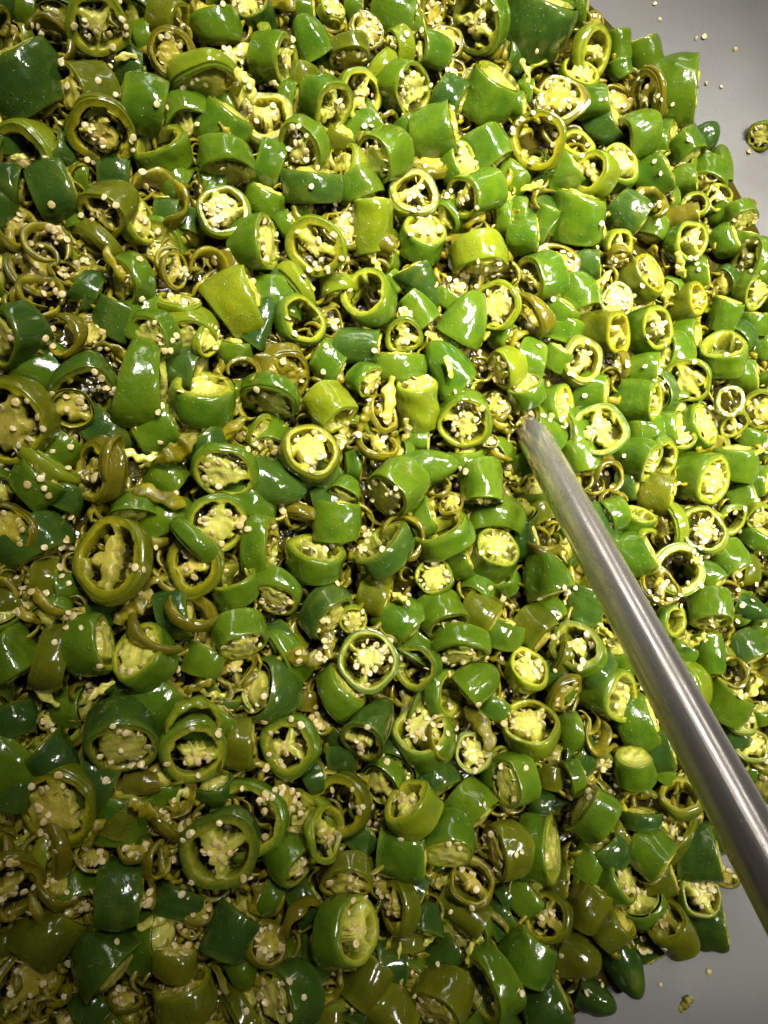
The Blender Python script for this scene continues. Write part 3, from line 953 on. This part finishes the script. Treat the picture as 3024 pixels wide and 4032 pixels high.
b 1400 330 98 1.9 -60 82 c G 1
b 1250 440 90 2 -40 82 c G 1
b 1590 200 90 1.3 60 84 c G 0
s 1640 350 90 .4 200 25 e G 1
s 1290 750 132 1.3 -82 58 3 G 2
t 1550 660 92 2.1 -20 85 c D 2
b 1600 790 80 1.7 -20 85 c G 0
b 1510 915 115 1.5 -50 82 c D 1
b 1270 940 82 2.6 95 85 c G 2
s 1060 740 110 .8 0 50 e G 1
w 1130 880 100 .5 60 40 c Y 0
b 1090 940 100 1.2 60 84 c G 0
b 1390 1280 125 1.6 60 82 c G 2
w 1430 1080 90 .35 10 30 e O 2
s 1600 1300 85 .9 90 60 c G 0
b 1420 1500 100 1.2 60 84 c D 0
w 1490 1380 90 .4 60 40 c Y 1
w 1560 1540 100 .4 60 40 c Y 1
b 1190 1130 80 1.3 60 84 c D 0
w 1390 550 75 .4 60 40 e O 1
k 1200 870 60 1 50 0 c Y 3
k 1550 1170 60 1 60 0 c Y 2
k 590 790 60 1 -50 0 c Y 1
@ 0 3000 1.659
b 80 160 120 2 75 82 c D 1
s 360 305 250 .5 240 32 c M 1
b 790 380 115 1.8 60 82 c M 1
w 600 620 110 .4 60 40 c O 0
w 880 560 110 .5 80 50 c O 1
w 1060 640 120 .3 -20 60 e O 2
b 780 850 190 1.3 -5 86 c D 2
s 1430 590 268 .6 235 24 3 D 3
s 1600 390 240 .5 200 24 e G 1
w 400 780 150 .5 60 40 c O 0
s 50 840 230 .5 -90 28 2 O 1
b 300 1130 170 2 40 84 c M 0
t 660 1270 210 1.6 130 80 c D 2
b 1150 930 150 1.4 60 85 c D 0
s 1150 1230 140 .9 85 66 c M 1
s 1180 1430 200 1 100 60 c M 1
b 1520 1120 145 1.9 60 84 c D 1
t 1590 1370 100 1.8 -70 82 c G 1
w 190 1450 240 .4 -80 40 c O 0
b 600 1610 120 1.4 30 84 c D 0
w 820 1530 100 .4 60 40 c O 0
w 1290 960 100 .4 60 40 c O 0
b 40 1190 80 1.5 20 84 c M 0
b 930 130 65 3 0 85 c O 1
w 1500 60 120 .3 20 50 e O 0
k 950 290 90 1 -30 0 c O 3
k 620 470 80 1 40 0 c O 1
k 1430 1420 80 1 -80 0 c O 0
@ 1000 3000 1.659
s 200 250 120 .5 10 38 c O 1
s 540 300 215 .45 200 24 e M 1
w 490 470 165 .4 10 58 2 Y 3
s 985 250 176 1.1 130 36 3 Y 3
b 400 90 100 1.3 20 84 c D 0
b 1200 100 130 1.3 -60 82 c D 1
b 1400 290 140 1.5 -40 83 c G 2
s 1640 140 160 .9 200 40 c G 2
s 310 695 150 1.5 -45 60 2 G 2
b 970 560 160 1.7 -5 85 c G 2
s 1270 605 162 1.25 -92 50 p G 3
s 1570 600 180 .9 200 58 c M 1
b 310 900 130 1.4 30 85 c D 0
s 600 810 170 .9 -90 64 c M 1
s 680 1100 222 .9 0 52 3 G 3
s 905 950 168 .6 190 50 3 M 1
t 1130 1030 108 1.7 85 82 c D 2
b 1040 830 100 1.5 -30 84 c D 1
w 1430 770 150 .35 60 40 2 O 2
b 1360 960 105 2.9 -30 85 c M 1
s 100 1190 130 .5 0 24 c O 1
w 270 1020 150 .3 -40 60 e O 1
b 380 1270 130 1.6 60 84 c D 0
s 120 1565 200 1 195 48 c D 2
s 1180 1640 190 1.1 -120 58 c M 2
s 1470 1500 220 .8 215 54 e G 2
w 850 1500 120 .4 60 40 c O 0
b 720 1430 130 2 50 84 c M 1
w 620 1440 80 .4 60 40 c O 0
b 1230 1270 105 2 40 85 c D 0
b 1640 870 75 1.3 40 84 c D 0
b 1600 1010 100 1.3 40 84 c D 0
b 700 500 100 1.4 40 84 c D 0
k 1420 1230 70 1 60 0 c Y 1
k 790 710 70 1 50 0 c O 1
@ 2024 3000 1.659
w 150 80 75 .4 0 50 e Y 1
b 230 100 80 1.6 80 84 c M 1
s 330 120 110 .9 200 55 e G 1
s 430 290 190 1.0 150 68 c G 2
w 820 260 130 .35 -80 45 e M 1
b 820 370 125 .8 90 84 c D 1
s 1090 210 138 .6 80 28 e M 1
b 200 290 105 1.3 -40 85 c D 0
s 255 570 212 1.0 0 76 c G 2
b 270 760 115 1.3 0 84 c M 0
b 470 650 105 1.5 60 84 c G 0
b 690 500 100 1.3 40 84 c M 0
b 890 580 145 1.6 -40 80 c G 2
s 720 750 150 1 30 62 c G 1
b 960 770 105 1.5 20 84 c M 1
b 1190 600 142 1.7 10 83 c D 2
b 1300 480 100 1.3 20 84 c D 0
w 1370 740 90 .5 60 40 c O 0
s 980 1030 165 1 130 38 3 M 2
s 1230 870 132 .8 0 18 c Y 2
b 1260 1050 135 1.5 10 85 c D 1
s 205 1010 152 .6 170 14 4 M 2
b 480 940 118 2.3 60 84 c M 1
b 640 1100 122 1.6 40 83 c M 2
t 390 1270 150 1.9 -20 84 c M 1
t 720 1330 118 2.7 -60 85 c D 1
b 870 1220 100 1.4 -50 84 c D 0
b 80 1260 145 1.9 70 83 c G 2
b 190 1570 185 1.4 30 82 c D 2
t 520 1540 110 2.2 -20 85 c D 1
s 1620 170 95 .6 200 20 c Y 1
b 1540 50 80 1.3 0 84 c G 0
b 960 60 80 1.3 60 84 c G 0
w 480 60 90 .4 60 50 c O 0
s 590 10 70 .7 -60 50 c G 1
k 1130 1620 60 1 30 0 c O 9
"""
i = 0; ox = oy = 0; zs = 1.
rows = []
for line in DATA.strip().splitlines():
    f = line.split()
    if not f: continue
    if f[0] == '@': ox, oy, zs = float(f[1]), float(f[2]), float(f[3]); continue
    k, x, y, r, ln, phi, tilt, inner, col, lev = f
    rows.append((k, ox + float(x) / zs, oy + float(y) / zs, float(r) / zs, float(ln), float(phi), float(tilt), inner, col, int(lev)))
for i, rw in enumerate(rows): build(*rw, i)

# ------------------------------------------------------------------ the kettle, the brine, the steel rod
def lathe(name, prof, mat, n=160, kind='structure', centre=KC):
    P = np.array([[r * math.cos(2 * PI * j / n) + centre.x, r * math.sin(2 * PI * j / n) + centre.y, z] for r, z in prof for j in range(n)])
    idx = np.arange(len(P)).reshape(len(prof), n)
    q = np.stack([idx[:-1], idx[1:], np.roll(idx[1:], -1, 1), np.roll(idx[:-1], -1, 1)], -1).reshape(-1, 4)[:, ::-1]
    o = link(name, mesh(name, P, q, [mat])); o['kind'] = kind
    return o
rs = [.0005] + [KR * k / 20 for k in range(1, 21)] + [KR + .012 * k for k in range(1, 15)]
zin = [bowl(r) for r in rs]
prof = list(zip(rs, zin))
prof += [(rs[-1] + .006, zin[-1] + .004), (rs[-1] + .014, zin[-1] + .003), (rs[-1] + .016, zin[-1] - .006)]
prof += [(r + .006, z - .006) for r, z in zip(rs[::-1], zin[::-1]) if r > .01]
lathe('pan_floor', prof, pan_m)
bz = -.0165
br = max(r for r in np.linspace(.05, KR + .02, 200) if bowl(r) < bz + .001)
brine = lathe('brine_water', [(.0005, bz)] + [(br * k / 30, bz) for k in range(1, 31)], brine_m)

ps = []
ps = [at(2118, 1750, .0045), CAM + ray(2795, 3000) * (.0086 * 2 * FOCAL / 211)]
print('rod', ps)
dv = (ps[1] - ps[0]).normalized()
start = ps[0] - dv * .024; end = ps[1] + dv * .12
Lrod = (end - start).length; rr = .0086
prof = [(.05, 0), (.35, .0006), (.62, .0022), (.80, .006), (.90, .011), (.97, .018), (1, .028)] + [(1, .028 + (Lrod - .028) * k / 30) for k in range(1, 31)]
n = 48
P = []
for q_, z in prof:
    for j in range(n):
        a = 2 * PI * j / n; P.append((rr * q_ * math.cos(a), rr * q_ * math.sin(a) * (.82 + .18 * min(1, z / .03)), z))
P = np.array(P); idx = np.arange(len(P)).reshape(len(prof), n)
q = np.stack([idx[:-1], idx[1:], np.roll(idx[1:], -1, 1), np.roll(idx[:-1], -1, 1)], -1).reshape(-1, 4)[:, ::-1]
rod = link('steel_handle', mesh('steel_handle', P, q, [rod_m]))
zq = dv; xq = zq.orthogonal().normalized(); yq = zq.cross(xq)
rod.matrix_world = Matrix.Translation(start) @ Matrix((xq, yq, zq)).transposed().to_4x4()
tag(rod, 'long round steel handle standing out of the sliced peppers', 'metal handle')

# ------------------------------------------------------------------ smaller pieces filling the gaps of the heap
by_kind = {}
for it in items: by_kind.setdefault(it[5], []).append(it)
def copy_tree(src, parent=None):
    c = src.copy(); COL.objects.link(c)
    if parent: c.parent = parent
    for ch in src.children: copy_tree(ch, c)
    return c
pts = np.array([(it[0], it[1], it[2] * .80, it[3]) for it in items])
def uncovered(x, y):
    d = np.hypot(pts[:, 0] - x, pts[:, 1] - y) / pts[:, 2]
    return d.min()
nf = 0
src_pool = [it for it in items if it[5] in 'sb' and it[2] < 100 and it[3] < 1.6]
step = 66
yy = -60
frng = random.Random(11)
spots = []
while yy < IMG_H + 60:
    xx = -60
    while xx < IMG_W + 60:
        x, y = xx + frng.uniform(-22, 22), yy + frng.uniform(-22, 22)
        p = on_plane(x, y, -.012)
        if rad(p.x, p.y) < KR - .014: spots.append((uncovered(x, y), x, y))
        xx += step
    yy += step
spots.sort(reverse=True)
chosen = []
for u, x, y in spots:
    if u < .74 or len(chosen) >= 215: continue
    if any(math.hypot(x - a, y - b_) < 88 for a, b_ in chosen): continue
    chosen.append((x, y))
    it = frng.choice(src_pool); o = copy_tree(it[4])
    p = on_plane(x, y, -.0110 + frng.uniform(-.002, .002))
    s = frng.uniform(.95, 1.3)
    e = Matrix.Rotation(frng.uniform(0, 6.28), 3, 'Z') @ Matrix.Rotation(frng.uniform(.7, 1.7), 3, 'X')
    if it[5] == 'b': p = p + (e.col[2] * .008)
    o.matrix_world = Matrix.Translation(p) @ e.to_4x4() @ Matrix.Scale(s, 4)
    nm = CATS[o.name.split('.')[0]]
    o['label'] = o['label'].split(',')[0].replace(' lying on its side', '').replace('large ', '').replace('small ', '') + ' half sunk, ' + whereabouts(x, y)
    nf += 1
# scraps
ks = 0
scrap_src = [it for it in items if it[5] == 'k' and it[4].get('group')]; curl_src = [it for it in items if it[5] == 'w' and it[2] < 90]
for u, x, y in spots:
    if u < .66 or ks >= 290: continue
    if frng.random() < .3: continue
    x += frng.uniform(-30, 30); y += frng.uniform(-30, 30)
    if frng.random() < .6:
        it = frng.choice(scrap_src); z = -.006
    else: it = frng.choice(curl_src); z = -.008
    o = copy_tree(it[4]); p = on_plane(x, y, z + frng.uniform(-.003, .003))
    e = Matrix.Rotation(frng.uniform(0, 6.28), 3, 'Z') @ Matrix.Rotation(frng.uniform(-.7, .7), 3, 'X')
    o.matrix_world = Matrix.Translation(p) @ e.to_4x4() @ Matrix.Scale(frng.uniform(.6, 1.05), 4)
    o['label'] = o['label'].split(',')[0] + ' down in a gap, ' + whereabouts(x, y)
    ks += 1
print('fillers', nf, ks)

# ------------------------------------------------------------------ bed of broken bits under the slices, too many and too small to count
prng = np.random.default_rng(77)
PC, PQ, PT, PA, nb = [], [], [], [], 0
def small_sweep(rng, R, ang):
    n, k = 13, 7
    s = np.linspace(0, 1, n); a = s * ang; w1, w2, fl = Wob(rng, 1, 4), Wob(rng, 1, 4), Wob(rng, 2.2, 4)
    r = R * (1 + .2 * w1(s * 4, 0)); c = np.stack([r * np.cos(a), r * np.sin(a), R * .35 * w2(s * 4, 1)], -1)
    t = np.gradient(c, axis=0); t /= np.linalg.norm(t, axis=1, keepdims=True)
    sd = np.cross(t, [0, 0, 1.]); sd /= np.linalg.norm(sd, axis=1, keepdims=True); u2 = np.cross(sd, t)
    ph = np.arange(k) * 2 * PI / k; A_, S_ = np.meshgrid(ph, s)
    g = (1 + .35 * fl(S_ * 8, np.cos(A_), np.sin(A_))) * (np.sin(np.clip(s, .02, .98) * PI) ** .5)[:, None]
    wd_, ht = rng.uniform(.0008, .0016), rng.uniform(.0010, .0028)
    P = c[:, None] + (sd[:, None] * (wd_ * np.cos(ph))[None, :, None] + u2[:, None] * (ht * np.sin(ph))[None, :, None]) * g[..., None]
    idx = np.arange(n * k).reshape(n, k)
    q = np.stack([idx[:-1], idx[1:], np.roll(idx[1:], -1, 1), np.roll(idx[:-1], -1, 1)], -1).reshape(-1, 4)
    return P.reshape(-1, 3), q, np.clip(.5 + .5 * fl(P[..., 0].ravel() / R * 3, P[..., 1].ravel() / R * 3), 0, 1)
cx0 = on_plane(-80, IMG_H + 80, 0); 
cnt = 0
for _ in range(9000):
    x, y = prng.uniform(-80, IMG_W + 80), prng.uniform(-80, IMG_H + 80)
    p = on_plane(x, y, prng.uniform(-.0150, -.0060))
    if rad(p.x, p.y) > KR - .016 or uncovered(x, y) < .45: continue
    co, q, md = small_sweep(prng, prng.uniform(.003, .008), prng.uniform(.6, 4.5))
    e = np.array((Matrix.Rotation(prng.uniform(0, 6.28), 3, 'Z') @ Matrix.Rotation(prng.normal(0, .6), 3, 'X')))
    PC.append(co @ e.T + np.array(p)); PQ.append(q + nb); PA.append(md); nb += len(co); cnt += 1
    if cnt >= 4200: break
co = np.concatenate(PC); md = np.concatenate(PA)
o = link('pepper_pulp', mesh('pepper_pulp', co, np.concatenate(PQ), [FLESHM['O']], {'mid': md, 'deep': md * 0})); o['kind'] = 'stuff'
o['label'] = 'olive bits and shreds of soft pepper lying between the slices'; o['category'] = 'pepper bits'
print('pulp', cnt)

# ------------------------------------------------------------------ loose seeds
bpy.context.view_layer.update()
dg = bpy.context.evaluated_depsgraph_get()
clusters = [(700, 585, 8, 45), (680, 600, 5, 30), (1210, 920, 14, 28), (1195, 975, 10, 25), (1180, 900, 8, 25), (55, 1290, 12, 35), (140, 1170, 9, 18), (1065, 1255, 14, 40), (1110, 1280, 8, 30), (990, 1020, 9, 25),
            (995, 1045, 6, 15), (110, 970, 12, 30), (85, 1180, 3, 20), (430, 205, 8, 40), (520, 190, 4, 30), (790, 270, 6, 25), (205, 285, 5, 40), (470, 460, 9, 35), (620, 370, 5, 40), (970, 230, 6, 35), (1310, 760, 6, 30),
            (1330, 790, 5, 30), (1290, 600, 6, 35), (1640, 600, 8, 40), (700, 790, 4, 20), (690, 1410, 8, 30), (1160, 1450, 9, 25), (1140, 1190, 5, 30), (780, 1630, 5, 20), (820, 1760, 6, 35), (840, 1640, 6, 30), (1240, 1300, 4, 25),
            (420, 1450, 5, 30), (130, 1250, 5, 30), (1510, 1990, 5, 18), (1575, 1130, 5, 40), (1600, 1280, 8, 40), (1530, 1380, 5, 20), (1100, 880, 6, 25), (1420, 700, 3, 20), (1380, 560, 4, 40), (1500, 560, 3, 30), (375, 740, 5, 30),
            (400, 590, 5, 30), (590, 630, 2, 20), (280, 470, 6, 40), (90, 620, 3, 40), (560, 1540, 4, 40), (480, 1560, 3, 20), (165, 870, 4, 30), (880, 60, 5, 30), (1040, 40, 4, 30), (870, 210, 4, 30), (760, 420, 4, 30), (200, 1500, 4, 30)]
single = [(290, 600), (324, 598), (120, 25), (237, 145), (590, 230), (590, 350), (400, 215), (1405, 725), (1350, 985), (385, 390), (440, 395), (625, 470), (330, 590), (450, 985), (720, 1040), (520, 1290), (1095, 880), (470, 635),
          (100, 1280), (80, 1740), (345, 1725), (310, 1805), (175, 1965), (420, 2150), (260, 1955), (140, 2150), (720, 1180), (1190, 775), (1240, 780), (920, 2095), (540, 1895), (520, 1925), (575, 2165), (815, 1925), (950, 1965), (1300, 2130),
          (1530, 1965), (240, 1750), (470, 1540), (1205, 150), (1245, 140), (1380, 170), (1410, 280), (990, 1670)]
scr = random.Random(23)
pos = []
for (x, y, c, s) in clusters:
    for _ in range(c): pos.append((x * K + scr.gauss(0, s * .5) * K, y * K + scr.gauss(0, s * .5) * K))
for _ in range(150):
    x, y = scr.uniform(0, 1659), scr.uniform(0, 2212)
    for _ in range(scr.randint(4, 10)): pos.append((x * K + scr.gauss(0, 26), y * K + scr.gauss(0, 26)))
for x, y in single: pos.append((x * K, y * K))
while len(pos) < 2300: pos.append((scr.uniform(-40, IMG_W + 40), scr.uniform(-40, IMG_H + 40)))
pan_seeds = [(577, 15), (596, 77), (771, 145), (741, 157), (895, 198), (781, 330), (839, 343), (948, 600)]
pan_px = [(2000 + a / 1.62 * 1., b_ / 1.62) for a, b_ in ((935, 25), (965, 125), (1250, 235), (1200, 250), (1450, 320), (1265, 535), (1360, 555), (1535, 970))]
pan_px += [(2024 + a / 1.659, 3000 + b_ / 1.659) for a, b_ in ((1270, 1370), (955, 1455), (980, 1215))]
hits = []
for kk, (x, y) in enumerate(pan_px + pos):
    if kk < len(pan_px): org = CAM.copy(); d = ray(x, y).normalized()
    else:
        p = on_plane(x, y, 0)
        if rad(p.x, p.y) > KR - .008: continue
        org = CAM.copy(); d = ray(x, y).normalized()
    ok, loc, nor, fi, ob, mt = scene.ray_cast(dg, org, d)
    if not ok or ob.name.startswith('steel'): continue
    if kk >= len(pan_px) and ob.name.startswith('skin') and scr.random() < .88: continue
    if kk >= len(pan_px) and ob.name.startswith('pan'): continue
    if nor.dot(d) > 0: nor = -nor
    hits.append((kk < len(pan_px), x, y, loc.copy(), nor.copy(), ob.name.split('.')[0], ob.parent))
mats = []
for h in hits:
    onpan, x, y, loc, nor, host, par = h
    nn = (nor * .7 + Vector((0, 0, .4)) + Vector((scr.gauss(0, .38), scr.gauss(0, .38), 0))).normalized()
    a = nn.orthogonal().normalized(); a = Matrix.Rotation(scr.uniform(0, 6.28), 3, nn) @ a
    s = scr.uniform(.76, 1.10)
    mats.append(Matrix.Translation(loc + nor * .0006) @ Matrix((a, nn.cross(a), nn)).transposed().to_4x4() @ Matrix.Scale(s, 4))
order = sorted(range(len(hits)), key=lambda j: (not hits[j][0], (hits[j][3] - CAM).length / mats[j].to_scale().x))
HOST = {'brine_water': 'brine', 'skin': 'pepper skin', 'flesh': 'cut pepper flesh', 'core': 'pepper core', 'membrane_scrap': 'membrane scrap', 'seed': 'other seeds', 'loose_seed': 'other seeds'}
rest_co, rest_q, rest_t, nb = [], [], [], 0
first = SEEDS[0]
for rank, j in enumerate(order):
    onpan, x, y, loc, nor, host, par = hits[j]
    me = SEEDS[scr.randrange(10)]
    if rank < 300:
        o = link('loose_seed', me); o.matrix_world = mats[j]
        o['kind'] = 'thing'
        tag(o, f'pale seed lying on {"bare grey pan" if onpan else HOST.get(host, "pepper")}, {whereabouts(x, y)}', 'seed', 'loose seeds on the bare pan' if onpan else 'loose seeds scattered over the peppers')
    else:
        co = np.empty(len(me.vertices) * 3, np.float32); me.vertices.foreach_get('co', co); co = co.reshape(-1, 3)
        Mm = np.array(mats[j]); co = co @ Mm[:3, :3].T + Mm[:3, 3]
        for pl in me.polygons:
            v = [a + nb for a in pl.vertices]
            (rest_q if len(v) == 4 else rest_t).append(v)
        rest_co.append(co); nb += len(co)
if rest_co:
    o = link('scattered_seeds', mesh('scattered_seeds', np.concatenate(rest_co), rest_q, [seed_m], tris=rest_t)); o['kind'] = 'stuff'
    o['label'] = 'small pale seeds strewn over the farther peppers'; o['category'] = 'seeds'
print('seeds', len(hits))
